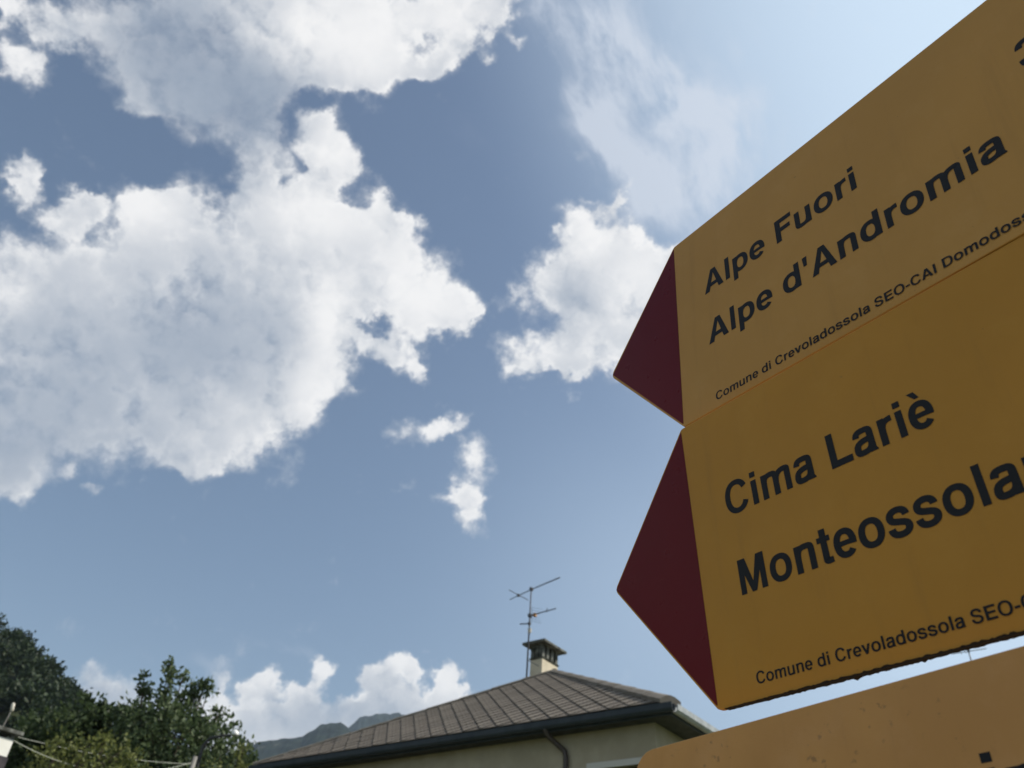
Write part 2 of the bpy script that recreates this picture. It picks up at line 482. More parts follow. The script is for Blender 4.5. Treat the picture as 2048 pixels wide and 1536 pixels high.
M['brownpipe'] = material('dark_copper_pipe', (0.055, 0.042, 0.036), 0.5, 0.5)
M['frame'] = material('window_trim_stone', (0.55, 0.54, 0.5), 0.8, 0.2)
M['glass'] = material('window_glass', (0.02, 0.025, 0.03), 0.06, 0.6)
M['aluminium'] = material('tarnished_aluminium', (0.06, 0.065, 0.08), 0.55, 0.3, mottled((0.05, 0.055, 0.07), (0.085, 0.09, 0.105), 14))
M['plastic'] = material('aged_white_plastic', (0.55, 0.52, 0.44), 0.5, 0.4)
M['orange'] = material('orange_plastic', (0.45, 0.22, 0.07), 0.5, 0.4)
M['white'] = material('white_enamel', (0.85, 0.85, 0.82), 0.25, 0.6)
M['black'] = material('black_cable_rubber', (0.05, 0.05, 0.05), 0.6, 0.3)
M['cable'] = material('grey_cable', (0.36, 0.38, 0.32), 0.5, 0.4)
M['wood'] = material('grey_pole_wood', (0.22, 0.21, 0.19), 0.9, 0.2, mottled((0.18, 0.17, 0.15), (0.28, 0.27, 0.25), 9))
M['bark'] = material('bark', (0.09, 0.07, 0.05), 0.95, 0.1, mottled((0.06, 0.048, 0.035), (0.13, 0.105, 0.08), 12, 6, bump=0.5))
M['tiles'] = material('dark_roof_tiles', (0.06, 0.055, 0.06), 0.85, 0.2, mottled((0.050, 0.045, 0.050), (0.085, 0.075, 0.08), 5))


def leaf_material(name, c0, c1, trans=0.25):
    mt = bpy.data.materials.new(name)
    mt.use_nodes = True
    t = mt.node_tree
    t.nodes.clear()
    N = Nodes(t)
    g = N.new('ShaderNodeNewGeometry')
    rnd = g.outputs['Random Per Island']
    c = N.mix(rnd, (*c0, 1), (*c1, 1))
    a = N.new('ShaderNodeBsdfPrincipled')
    a.inputs['Roughness'].default_value = 0.55
    a.inputs['Specular IOR Level'].default_value = 0.3
    N.put(a.inputs['Base Color'], c)
    b = N.new('ShaderNodeBsdfTranslucent')
    N.put(b.inputs[0], c)
    mx = N.new('ShaderNodeMixShader')
    mx.inputs[0].default_value = trans
    t.links.new(a.outputs[0], mx.inputs[1])
    t.links.new(b.outputs[0], mx.inputs[2])
    t.links.new(mx.outputs[0], N.new('ShaderNodeOutputMaterial').inputs[0])
    return mt


M['leaf_dark'] = leaf_material('dark_leaves', (0.040, 0.064, 0.027), (0.125, 0.170, 0.075), 0.35)
M['leaf_mid'] = leaf_material('mid_green_leaves', (0.030, 0.050, 0.022), (0.085, 0.12, 0.048), 0.35)
M['leaf_light'] = leaf_material('yellow_green_leaves', (0.055, 0.075, 0.020), (0.24, 0.26, 0.08), 0.4)
M['leaf_hill'] = leaf_material('wood_leaves', (0.015, 0.027, 0.012), (0.042, 0.064, 0.025))

# ------------------------------------------------------------------ ground, hill, mountains


def ground():
    mb = MB()
    n, rad = 64, [0, 40, 400, 9000]
    i0 = 0
    mb.v.append((0, 0, 0))
    for r in rad[1:]:
        for k in range(n):
            a = 2 * math.pi * k / n
            mb.v.append((r * math.cos(a), r * math.sin(a), 0))
    for k in range(n):
        j = (k + 1) % n
        mb.f.append((0, 1 + k, 1 + j))
        for q in range(len(rad) - 2):
            a, b = 1 + q * n, 1 + (q + 1) * n
            mb.f.append((a + k, b + k, b + j, a + j))

    def f(N, p):
        tc = N.new('ShaderNodeTexCoord').outputs['Object']
        grass = N.mix(N.noise(tc, 0.7, 6, 0.6), (0.06, 0.085, 0.03, 1), (0.11, 0.12, 0.055, 1))
        pave = N.mix(N.noise(tc, 3.0, 6, 0.6), (0.13, 0.127, 0.12, 1), (0.19, 0.185, 0.175, 1))
        r = N.vec('LENGTH', tc)
        N.put(p.inputs['Base Color'], N.mix(N.smooth(r, 8.0, 9.0), pave, grass))
    kind(mb.build('ground', material('ground_surface', (0.1, 0.1, 0.06), 0.95, 0.1, f)), 'structure')


ground()


def lerp_table(tab, x):
    xs = [t[0] for t in tab]
    return float(np.interp(x, xs, [t[1] for t in tab]))


# crest of the wooded hill on the left: azimuth, elevation of the ground (degrees)
HILL = [(-80, 17.5), (-60, 17.0), (-45, 16.4), (-36, 15.9), (-31, 15.2), (-29.6, 15.2), (-28.8, 14.8), (-27.8, 14.4), (-26.6, 13.9), (-25.7, 13.4),
        (-25.1, 12.7), (-23.7, 11.7), (-20, 10.0), (-15, 7.5), (-8, 3.0), (0, 0.6)]
HR0, HR1 = 95.0, 260.0


def hill_z(az, r):
    t = min(max((r - HR0) / (HR1 - HR0), 0.0), 1.0)
    t = t * t * (3 - 2 * t) * 0.55 + t * 0.45
    if r > HR1:
        t = max(0.0, 1.0 - (r - HR1) / 300.0) * 0.9 + 0.1
    bump = 1.4 * math.sin(az * 1.3 + r * 0.03) * min(1, t * 2)
    return 1.6 * min(1, t * 4) + t * HR1 * math.tan(R(lerp_table(HILL, az))) + bump - (0.4 if t <= 0 else 0)


def hill():
    azs = np.linspace(-80, 0, 120)
    rs = np.concatenate([np.linspace(HR0 - 6, HR1, 36), np.linspace(HR1 + 15, 560, 16)])
    mb = MB()
    for a in azs:
        for r in rs:
            mb.v.append((r * math.sin(R(a)), r * math.cos(R(a)), hill_z(a, r)))
    n = len(rs)
    for i in range(len(azs) - 1):
        for j in range(n - 1):
            mb.f.append((i * n + j, (i + 1) * n + j, (i + 1) * n + j + 1, i * n + j + 1))
    mt = material('wood_floor', (0.03, 0.04, 0.018), 0.95, 0.1, mottled((0.02, 0.026, 0.012), (0.045, 0.055, 0.025), 0.2))
    kind(mb.build('hill', mt, smooth=True), 'structure')


hill()


def fbm2(x, y, seed, octaves=6):
    rng = np.random.RandomState(seed)
    out, amp, f = np.zeros_like(x), 1.0, 1.0
    for o in range(octaves):
        for k in range(4):
            a = rng.uniform(0, 2 * math.pi)
            ph = rng.uniform(0, 6.28)
            out += amp * 0.35 * np.sin((x * math.cos(a) + y * math.sin(a)) * f * rng.uniform(0.8, 1.25) + ph)
        amp *= 0.5
        f *= 2.1
    return out


def mountain(name, crest, dist, depth, seed, mat, jag):
    """a ridge whose crest follows (azimuth, elevation), with slopes falling to both sides"""
    a0, a1 = crest[0][0], crest[-1][0]
    az = np.unique(np.concatenate([np.linspace(a0, a1, 120), np.arange(-16.5, -3.0, 0.055)]))
    na, nr = len(az), 60
    t = np.linspace(-1, 1, nr)
    A, T = np.meshgrid(az, t, indexing='ij')
    rr = dist + T * depth
    e = np.interp(A, [c[0] for c in crest], [c[1] for c in crest])
    h = dist * np.tan(np.radians(e)) + 1.6
    prof = np.clip(1 - np.abs(T) ** 1.25, 0, 1)
    X, Y = rr * np.sin(np.radians(A)), rr * np.cos(np.radians(A))
    Z = h * prof + fbm2(X / 90.0, Y / 90.0, seed) * jag * (prof > 0.02) * (0.35 + prof) + fbm2(X / 7.0, Y / 7.0, seed + 1, 3) * jag * 0.28 * (prof > 0.05)
    Z = np.where(prof < 0.01, -2, Z)
    V = np.stack([X.ravel(), Y.ravel(), Z.ravel()], 1)
    idx = np.arange(na * nr).reshape(na, nr)
    F = np.stack([idx[:-1, :-1].ravel(), idx[1:, :-1].ravel(), idx[1:, 1:].ravel(), idx[:-1, 1:].ravel()], 1)
    me = bpy.data.meshes.new(name)
    me.from_pydata(V.tolist(), [], F.tolist())
    o = link(name, me, mat)
    return kind(o, 'structure')


def mountain_cover(N, p):
    tc = N.new('ShaderNodeTexCoord').outputs['Object']
    c = N.mix(N.smooth(N.noise(tc, 0.02, 8, 0.65), 0.35, 0.68), (0.004, 0.008, 0.007, 1), (0.020, 0.030, 0.019, 1))
    rock = N.smooth(N.noise(tc, 0.009, 7, 0.62), 0.60, 0.68)
    c = N.mix(rock, c, (0.17, 0.165, 0.15, 1))
    N.put(p.inputs['Base Color'], c)


M['mountain'] = material('forest_and_rock', (0.04, 0.05, 0.03), 0.95, 0.1, mountain_cover)
mountain('mountain', [(-60, 9), (-40, 11), (-25, 11.8), (-17, 12.4), (-14.8, 13.0), (-14.2, 13.6), (-13.0, 13.9), (-11.6, 14.2), (-10.7, 15.0), (-9.9, 15.35), (-9.4, 15.4),
                      (-8.8, 15.1), (-8.2, 14.4), (-7, 13.2), (-5, 12.0), (5, 10.5), (30, 9), (60, 8)], 2100, 900, 5, M['mountain'], 7)
mountain('mountain', [(-30, 8), (-12, 13), (-9.6, 14.6), (-8.8, 15.2), (-8.2, 15.75), (-6.9, 16.0), (-5.7, 16.2), (-4.6, 16.2), (-3, 15.8), (4, 14), (30, 12), (55, 10)],
         3300, 1100, 11, M['mountain'], 9)

# ------------------------------------------------------------------ foliage


def leaf_mesh(name, pts, dirs, sizes, mats, rng):
    """one bent, pointed leaf (two triangles a side) at every point"""
    n = len(pts)
    d = dirs / np.linalg.norm(dirs, axis=1, keepdims=True)
    ref = rng.normal(size=(n, 3))
    s = np.cross(d, ref)
    s /= np.linalg.norm(s, axis=1, keepdims=True)
    up = np.cross(s, d)
    L = sizes[:, None]
    a = pts
    b = pts + d * L * 0.45 + s * L * 0.30 + up * L * 0.08
    c = pts + d * L * 1.0 - up * L * 0.12
    e = pts + d * L * 0.45 - s * L * 0.30 + up * L * 0.08
    V = np.stack([a, b, c, e], 1).reshape(-1, 3)
    k = np.arange(n)[:, None] * 4
    F = np.concatenate([k + np.array([[0, 1, 2]]), k + np.array([[0, 2, 3]])], 1).reshape(-1, 3)
    me = bpy.data.meshes.new(name)
    me.vertices.add(len(V))
    me.vertices.foreach_set('co', V.astype(np.float32).ravel())
    me.loops.add(F.size)
    me.loops.foreach_set('vertex_index', F.astype(np.int32).ravel())
    me.polygons.add(len(F))
    me.polygons.foreach_set('loop_start', np.arange(0, F.size, 3, dtype=np.int32))
    me.update(calc_edges=True)
    return me


def make_tree(name, label, base, blobs, leaf, per, mat, seed, group=None, trunk=0.16, depth=1.0, cat='tree'):
    """blobs: (x, z, radius) of leafy masses, in a crown whose depth is about its width"""
    rng = np.random.RandomState(seed)
    root = tag(empty(name, base), label, cat, group)
    bx, by = base[0], base[1]
    zmin = min(b[1] - b[2] for b in blobs)
    fork = Vector((0, 0, max(1.0, zmin * 0.75)))
    br = MB()
    br.tube([(0, 0, -0.05), (0.04, 0.02, fork.z * 0.5), tuple(fork)], [trunk * 1.25, trunk, trunk * 0.8], 10)
    P, D, Sz = [], [], []
    for (x, z, r) in blobs:
        cx, cz = x - bx, z
        cy = rng.uniform(-0.5, 0.5) * depth * (0.4 if r < 0.3 else 1.0) * max(r, .25) * 1.2
        c = np.array([cx, cy, cz])
        mid = fork.lerp(Vector(c), 0.55) + Vector((rng.uniform(-.2, .2), rng.uniform(-.2, .2), 0.25))
        br.tube([tuple(fork), tuple(mid), tuple(c)], [trunk * 0.45, trunk * 0.26, 0.012], 6, False)
        nsub = max(4, int(per * (r ** 2) * (1.0 if r > 0.3 else 1.6)))
        for _ in range(nsub):
            v = rng.normal(size=3)
            v /= np.linalg.norm(v)
            q = c + v * np.array([r, max(r * depth, .1), r * 0.9]) * rng.uniform(0.45, 1.05)
            if rng.rand() < 0.16:
                br.tube([tuple(c + (q - c) * 0.2), tuple(q)], [0.012, 0.005], 4, False)
            nl = rng.randint(9, 19)
            off = rng.normal(size=(nl, 3)) * np.array([0.11, 0.11, 0.10]) * (1 if r > 0.3 else 0.6)
            P.append(q + off)
            dd = v * 0.6 + rng.normal(size=(nl, 3)) * 0.75 + np.array([0, 0, -0.15])
            D.append(dd)
            Sz.append(rng.uniform(0.6, 1.25, nl) * leaf)
    me = leaf_mesh('crown', np.concatenate(P), np.concatenate(D), np.concatenate(Sz), mat, rng)
    link('crown', me, mat, root)
    br.build('trunk', M['bark'], root, smooth=True)
    return root


make_tree('broadleaf_tree', 'tall dark broadleaf tree with ragged upright shoots in front of the far mountains', (-8.3, 24, 0),
          [(-8.57, 7.60, 1.05), (-9.28, 7.95, .55), (-9.68, 7.75, .45), (-8.67, 8.20, .50), (-8.93, 9.05, .20), (-9.02, 9.25, .13), (-9.10, 9.45, .10), (-8.86, 8.75, .18), (-8.80, 8.50, .26), (-10.05, 8.15, .14), (-7.35, 8.35, .14), (-8.15, 8.60, .16), (-9.62, 8.80, .20),
           (-9.70, 9.02, .12), (-9.52, 8.50, .20), (-8.30, 8.55, .22), (-8.12, 8.85, .26), (-7.92, 8.98, .18), (-7.82, 8.85, .15), (-7.88, 7.95, .46), (-7.42, 7.60, .72), (-6.82, 7.35, .52), (-6.45, 7.05, .42),
           (-9.24, 7.35, .92), (-7.97, 7.2, 1.15), (-6.81, 6.8, .92), (-9.68, 7.05, .78), (-8.43, 6.4, 1.7), (-7.2, 5.8, 1.4), (-9.3, 5.6, 1.4), (-8.6, 9.15, .10), (-8.4, 4.6, 1.5), (-6.3, 6.2, .8)],
          0.150, 80, M['leaf_dark'], 3, depth=1.1)
make_tree('broadleaf_tree', 'rounded mid-green tree between the wooded hill and the taller tree', (-13.3, 30, 0),
          [(-13.27, 9.30, .82), (-13.65, 9.0, .85), (-12.63, 9.2, .76), (-13.38, 9.75, .38), (-13.78, 9.95, .13), (-12.95, 9.80, .16), (-12.39, 9.65, .44), (-11.9, 9.5, .4), (-14.21, 9.1, .76),
           (-12.75, 8.4, 1.45), (-14.05, 8.3, 1.15), (-15.09, 8.4, 1.1), (-15.6, 7.8, 1.2), (-11.8, 8.7, .9), (-13, 6.8, 1.9), (-14.8, 6.6, 1.7), (-13.5, 5.2, 1.7)],
          0.22, 52, M['leaf_mid'], 8, depth=1.1)
make_tree('garden_tree', 'yellow-green young leafy tree behind the sagging cables', (-7.0, 16, 0),
          [(-7.45, 5.02, .38), (-7.03, 5.08, .44), (-6.57, 5.02, .44), (-7.65, 4.85, .34), (-6.19, 4.98, .30), (-6.82, 5.38, .09), (-6.79, 5.47, .05), (-7.02, 5.33, .08), (-7.60, 5.22, .12),
           (-7.05, 4.6, .8), (-6.45, 5.22, .11), (-6.5, 4.3, .7), (-7.5, 4.2, .7), (-7.0, 3.6, .9)],
          0.085, 120, M['leaf_light'], 21, trunk=0.07, depth=1.0)
make_tree('garden_tree', 'pale yellow tree top peeping over the left end of the slate roof', (-5.6, 20, 0),
          [(-5.36, 6.40, .10), (-5.42, 6.22, .16), (-5.30, 6.10, .18), (-5.5, 5.8, .4), (-5.8, 5.4, .6), (-5.4, 5.0, .6), (-5.7, 4.3, .8)],
          0.09, 90, M['leaf_light'], 31, trunk=0.05)


def hill_wood():
    rng = np.random.RandomState(12)
    P, D, S = [], [], []
    n = 0
    while n < 620:
        az = rng.uniform(-46, -9)
        r = HR0 + (HR1 + 8 - HR0) * rng.uniform(0, 1) ** 0.75
        z = hill_z(az, r)
        H = rng.uniform(4.2, 8.2)
        W = H * rng.uniform(0.34, 0.52)
        c = np.array([r * math.sin(R(az)), r * math.cos(R(az)), z])
        for _ in range(16):
            v = rng.normal(size=3)
            v /= np.linalg.norm(v)
            if v[2] < -0.35:
                v[2] *= -1
            q = c + np.array([0, 0, H * 0.55]) + v * np.array([W, W, H * 0.42]) * rng.uniform(0.6, 1.05)
            k = 16
            P.append(q + rng.normal(size=(k, 3)) * 0.62)
            D.append(v * 0.5 + rng.normal(size=(k, 3)) * 0.7)
            S.append(rng.uniform(0.6, 1.2, k) * 1.3)
        n += 1
    me = leaf_mesh('hill_wood', np.concatenate(P), np.concatenate(D), np.concatenate(S), None, rng)
    o = link('hill_wood', me, M['leaf_hill'])
    kind(o, 'stuff', 'dense green wood covering the steep hillside at the left edge')


hill_wood()


def hill_tree(az, r, H, seed, label):
    x, y, z = r * math.sin(R(az)), r * math.cos(R(az)), hill_z(az, r)
    rng = np.random.RandomState(seed)
    root = tag(empty('hillside_tree', (x, y, z)), label, 'tree', 'single trees on the crest of the wooded hill')
    P, D, S = [], [], []
    for _ in range(46):
        v = rng.normal(size=3)
        v /= np.linalg.norm(v)
        q = np.array([0, 0, H * 0.62]) + v * np.array([H * .22, H * .22, H * .40]) * rng.uniform(0.5, 1.05)
        P.append(q + rng.normal(size=(16, 3)) * 0.5)
        D.append(v * 0.5 + rng.normal(size=(16, 3)) * 0.7)
        S.append(rng.uniform(0.45, 1.0, 16) * 0.95)
    link('crown', leaf_mesh('crown', np.concatenate(P), np.concatenate(D), np.concatenate(S), None, rng), M['leaf_hill'], root)
    MB().tube([(0, 0, -0.6), (0, 0, H * 0.4), (0.1, 0, H * 0.8)], [0.28, 0.2, 0.06], 8).build('trunk', M['bark'], root, smooth=True)


hill_tree(-31.0, 250, 13.0, 1, 'tall narrow tree at the very left edge, highest on the wooded hill')
hill_tree(-29.4, 250, 9.0, 2, 'rounded tree on the hill crest just right of the tallest one')
hill_tree(-26.0, 252, 8.5, 4, 'last dark tree on the right shoulder of the wooded hill')

# ------------------------------------------------------------------ the house with the slate roof
# local frame: x along the front eave (away to the left), y inward, z up from the eave
HC, HX, HY = Vector((3.294, 15.055, 6.6)), Vector((-0.778, 0.628, 0)), Vector((0.628, 0.778, 0))
HL, HD, AX, AY, AZ = 11.47, 9.4, 5.74, 4.66, 2.93


def house():
    root = tag(empty('house'), 'pale plastered house with hipped grey slate roof below the antenna', 'house')
    mw = Matrix((HX, HY, Vector((0, 0, 1)))).transposed().to_4x4()
    mw.translation = HC - Vector((0, 0, HC.z))
    root.matrix_world = mw
    E = HC.z                                     # eave height; local z = world z
    ox, oy = 0.50, 0.34                          # overhangs
    zs = E - 0.21                                # soffit level
    # walls as a hollow shell, front one pierced by the window
    wx0, wx1, wy0, wy1 = ox, HL - ox, oy, HD - oy
    win = (0.80, 1.84, E - 2.15, E - 0.90)
    w = MB()
    th = 0.3
    x0, x1, z0, z1 = win
    for bx in ((wx0, x0, wy0, wy0 + th, 0, zs), (x1, wx1, wy0, wy0 + th, 0, zs), (x0, x1, wy0, wy0 + th, 0, z0), (x0, x1, wy0, wy0 + th, z1, zs)):
        w.box(*bx)
    w.box(wx0, wx0 + th, wy0 + th, wy1, 0, zs)
    w.box(wx1 - th, wx1, wy0 + th, wy1, 0, zs)
    w.box(wx0 + th, wx1 - th, wy1 - th, wy1, 0, zs)
    w.build('wall', M['plaster'], root)
    # window
    wn = MB()
    fy0, fy1 = wy0 - 0.035, wy0 - 0.003
    fw = 0.11
    wn.box(x0 - fw, x1 + fw, fy0, fy1, z1, z1 + fw)
    wn.box(x0 - fw, x0, fy0, fy1, z0, z1)
    wn.box(x1, x1 + fw, fy0, fy1, z0, z1)
    wo = wn.build('window', M['frame'], root)
    MB().box(x0 - 0.16, x1 + 0.16, wy0 - 0.09, wy0 + 0.02, z0 - 0.06, z0 - 0.002).build('sill', M['frame'], wo)
    f = MB()
    a, b = wy0 + 0.12, wy0 + 0.17
    f.box(x0, x1, a, b, z1 - 0.06, z1).box(x0, x1, a, b, z0, z0 + 0.06).box(x0, x0 + .06, a, b, z0 + .06, z1 - .06).box(x1 - .06, x1, a, b, z0 + .06, z1 - .06)
    f.box((x0 + x1) / 2 - .04, (x0 + x1) / 2 + .04, a, b, z0 + .06, z1 - .06)
    f.build('frame', M['brownpipe'], wo)
    for q0, q1 in ((x0 + .06, (x0 + x1) / 2 - .04), ((x0 + x1) / 2 + .04, x1 - .06)):
        MB().box(q0, q1, a + .015, a + .025, z0 + .06, z1 - .06).build('pane', M['glass'], wo)
    # soffit, fascia, gutters
    s = MB()
    s.box(0.02, HL - 0.02, 0.02, HD - 0.02, zs, zs + 0.03)
    s.build('soffit', M['soffit'], root)
    MB().box(0.0, HL, -0.006, 0.018, zs - 0.02, E - 0.01).build('fascia', M['fascia'], root)
    MB().box(-0.006, 0.018, 0.022, HD, zs - 0.02, E - 0.01).build('fascia', M['fascia'], root)

    def gutter(name, p0, p1, out, mat):
        g = MB()
        prof = [(0.0, 0.0), (0.0, -0.11), (0.03, -0.145), (0.10, -0.145), (0.135, -0.10), (0.14, 0.0), (0.125, 0.0), (0.12, -0.095), (0.095, -0.13), (0.035, -0.13), (0.012, -0.10), (0.012, 0.0)]
        A = [Vector(p0) + Vector(out) * (q[0] + 0.008) + Vector((0, 0, q[1])) for q in prof]
        B = [Vector(p1) + Vector(out) * (q[0] + 0.008) + Vector((0, 0, q[1])) for q in prof]
        g.prism(A, B)
        return g.build(name, mat, root)
    gutter('gutter', (-0.10, 0, E - 0.05), (HL + 0.1, 0, E - 0.05), (0, -1, 0), M['fascia'])
    gutter('gutter', (0, 0.01, E - 0.055), (0, HD, E - 0.055), (-1, 0, 0), M['zinc'])
    # downpipe with its swan neck
    wp = wy0 - 0.07
    dp = [(2.66, -0.06, E - 0.12), (2.66, -0.06, E - 0.20), (2.64, 0.02, E - 0.30), (2.52, wp - .04, E - 0.44), (2.42, wp, E - 0.53), (2.39, wp, E - 0.64), (2.39, wp, 0.25)]
    MB().tube(dp, 0.052, 12).build('downpipe', M['brownpipe'], root, smooth=True)
    # ---- roof
    roof = MB()
    ap = (AX, AY, E + AZ)
    apb = (AX, HD - AY, E + AZ)
    c0, c1, c2, c3 = (0, 0, E), (HL, 0, E), (HL, HD, E), (0, HD, E)
    low = [(p[0], p[1], p[2] + 0.0) for p in (c0, c1, c2, c3)]
    roof.poly([low[0], low[1], ap]).poly([low[1], low[2], apb, ap]).poly([low[2], low[3], apb]).poly([low[3], low[0], ap, apb])
    ro = roof.build('roof', M['underlay'], root)
    # other slopes, out of sight from here, get plain slate sheets
    lift = 0.03

    def sheet(pts, nrm):
        q = [Vector(p) + Vector(nrm) * lift for p in pts]
        q2 = [Vector(p) + Vector(nrm) * (lift - 0.02) for p in pts]
        MB().prism(q2, q).build('slate_sheet', M['slate'], ro)
    for pts in ([c1, c2, apb, ap], [c2, c3, apb], [c3, c0, ap, apb]):
        nn = (Vector(pts[1]) - Vector(pts[0])).cross(Vector(pts[2]) - Vector(pts[0])).normalized()
        sheet(pts, nn if nn.z > 0 else -nn)
    # front slope: diamond slates, each its own piece
    q_len = math.hypot(AY, AZ)
    ey = Vector((0, AY / q_len, AZ / q_len))
    en = Vector((0, -AZ / q_len, AY / q_len))
    O = Vector((0, 0, E))

    def to3(sx, q, h):
        return O + Vector((sx, 0, 0)) + ey * q + en * h
    k = 0.655 / 0.755
    step = 0.437
    hs, hq = step / 2, step / 2 / k

    def clip(poly, nx, ny, c):
        out = []
        for i in range(len(poly)):
            a, b = poly[i], poly[(i + 1) % len(poly)]
            da, db = nx * a[0] + ny * a[1] - c, nx * b[0] + ny * b[1] - c
            if da >= 0:
                out.append(a)
            if (da >= 0) != (db >= 0):
                u = da / (da - db)
                out.append((a[0] + (b[0] - a[0]) * u, a[1] + (b[1] - a[1]) * u))
        return out
    lr = math.hypot(q_len, AX)
    right = (q_len / lr, -AX / lr, 0.10)          # inside: to the left of the right hip
    ll = math.hypot(q_len, HL - AX)
    left = (-q_len / ll, -(HL - AX) / ll, -HL * q_len / ll + 0.05)
    full = [(-hs, 0), (0, -hq), (hs, 0), (0, hq)]
    shared = None
    rng = random.Random(4)
    for i in range(0, 60):
        for j in range(-30, 60):
            # lines s - k q = 0.83 + i*step and s + k q = 0.83 + j*step
            sc = 0.83 - 0.437 * 12 + (i + j) * step / 2
            qc = (j - i + 12 * 0) * step / 2 / k + hq
            cell = [(sc + a, qc + b) for a, b in full]
            if max(c[0] for c in cell) < 0 or min(c[0] for c in cell) > HL:
                continue
            p = clip(cell, 0, 1, 0.0)
            for nx, ny, c in (right, left):
                if len(p) >= 3:
                    p = clip(p, nx, ny, c)
            if len(p) < 3:
                continue
            area = abs(sum(p[a][0] * p[(a + 1) % len(p)][1] - p[(a + 1) % len(p)][0] * p[a][1] for a in range(len(p)))) / 2
            if area < 0.0015:
                continue

            def hgt(qq):
                return 0.036 - (qq - qc) * 0.062
            g = 0.008
            is_full = len(p) == 4 and area > 0.98 * 2 * hs * hq
            if is_full and shared is not None:
                me = shared
            else:
                pp = []
                cx, cy = sum(a[0] for a in p) / len(p), sum(a[1] for a in p) / len(p)
                for a in p:
                    d = math.hypot(a[0] - cx, a[1] - cy)
                    f_ = max(0.0, (d - g) / d)
                    pp.append((cx + (a[0] - cx) * f_, cy + (a[1] - cy) * f_))
                def loc(a, dz):
                    v = to3(a[0], a[1], hgt(a[1]) + dz) - to3(sc, qc, 0)
                    return v
                me = MB().prism([loc(a, -0.016) for a in pp], [loc(a, 0.0) for a in pp]).mesh('slate')
                if is_full:
                    shared = me
            o = link('slate', me, M['slate'], ro)
            o.location = to3(sc, qc, rng.uniform(-0.002, 0.003))
    # hip caps
    def hip(a, b, w0, w1, h0, h1, side):
        a, b = Vector(a), Vector(b)
        ax = (b - a).normalized()
        sv = ax.cross(Vector((0, 0, 1))).normalized()
        n = 9
        mb = MB()
        for i in range(n):
            t0, t1 = i / n, (i + 1.06) / n
            t1 = min(t1, 1)
            loops = []
            for t, ex in ((t0, 0.0), (t1, -0.012)):
                p = a.lerp(b, t)
                w, h = w0 + (w1 - w0) * t, h0 + (h1 - h0) * t + ex
                drop = 0.46 * w
                loops.append([p - sv * w + Vector((0, 0, h - drop - .07)), p - sv * w + Vector((0, 0, h - drop)), p - sv * w * .45 + Vector((0, 0, h - drop * .25)), p + Vector((0, 0, h)),
                              p + sv * w * .45 + Vector((0, 0, h - drop * .25)), p + sv * w + Vector((0, 0, h - drop)), p + sv * w + Vector((0, 0, h - drop - .07))])
            mb.prism(*loops)
        return mb.build('hip_cap', M['hip'], ro)
    hip((-0.02, -0.02, E + 0.02), (AX, AY, E + AZ + 0.02), 0.20, 0.13, 0.085, 0.07, 1)
    hip((HL, 0, E + 0.0), (AX, AY, E + AZ + 0.02), 0.12, 0.12, 0.075, 0.075, 1)
    hip((AX, HD - AY, E + AZ + 0.02), (AX, AY - .02, E + AZ + 0.02), 0.13, 0.13, 0.08, 0.08, 1)
    # ---- chimney
    cx0, cx1, cy0, cy1 = 6.52, 6.93, 5.20, 5.99
    ch = MB().box(cx0, cx1, cy0, cy1, E + 1.9, E + 3.62).build('chimney', M['chimney'], root)
    z = E + 3.62
    MB().prism([(cx0, cy0, z), (cx1, cy0, z), (cx1, cy1, z), (cx0, cy1, z)],
               [(cx0 - .04, cy0 - .04, z + .05), (cx1 + .04, cy0 - .04, z + .05), (cx1 + .04, cy1 + .04, z + .05), (cx0 - .04, cy1 + .04, z + .05)]).build('cornice', M['cement'], ch)
    zt, zb = E + 4.04, z + .052
    pw = 0.115
    for i in range(4):
        yy = cy0 + (cy1 - cy0 - pw) * i / 3
        for xx in (cx0, cx1 - pw):
            MB().box(xx, xx + pw, yy, yy + pw, zb, zt).build('louvre_post', M['cement'], ch)
    for xx in (cx0 + (cx1 - cx0 - pw) / 2,):
        for yy in (cy0, cy1 - pw):
            MB().box(xx, xx + pw, yy, yy + pw, zb, zt).build('louvre_post', M['cement'], ch)
    MB().box(cx0 + .13, cx1 - .13, cy0 + .13, cy1 - .13, zb, zt).build('flue', M['grime'], ch)
    e = 0.19
    MB().prism([(cx0 - e, cy0 - e, zt), (cx1 + e, cy0 - e, zt), (cx1 + e, cy1 + e, zt), (cx0 - e, cy1 + e, zt)],
               [(cx0 - e, cy0 - e, zt + .075), (cx1 + e, cy0 - e, zt + .075), (cx1 + e, cy1 + e, zt + .075), (cx0 - e, cy1 + e, zt + .075)]).build('cap_slab', M['cement'], ch, bevel=0.012)
    return mw


HOUSE = house()


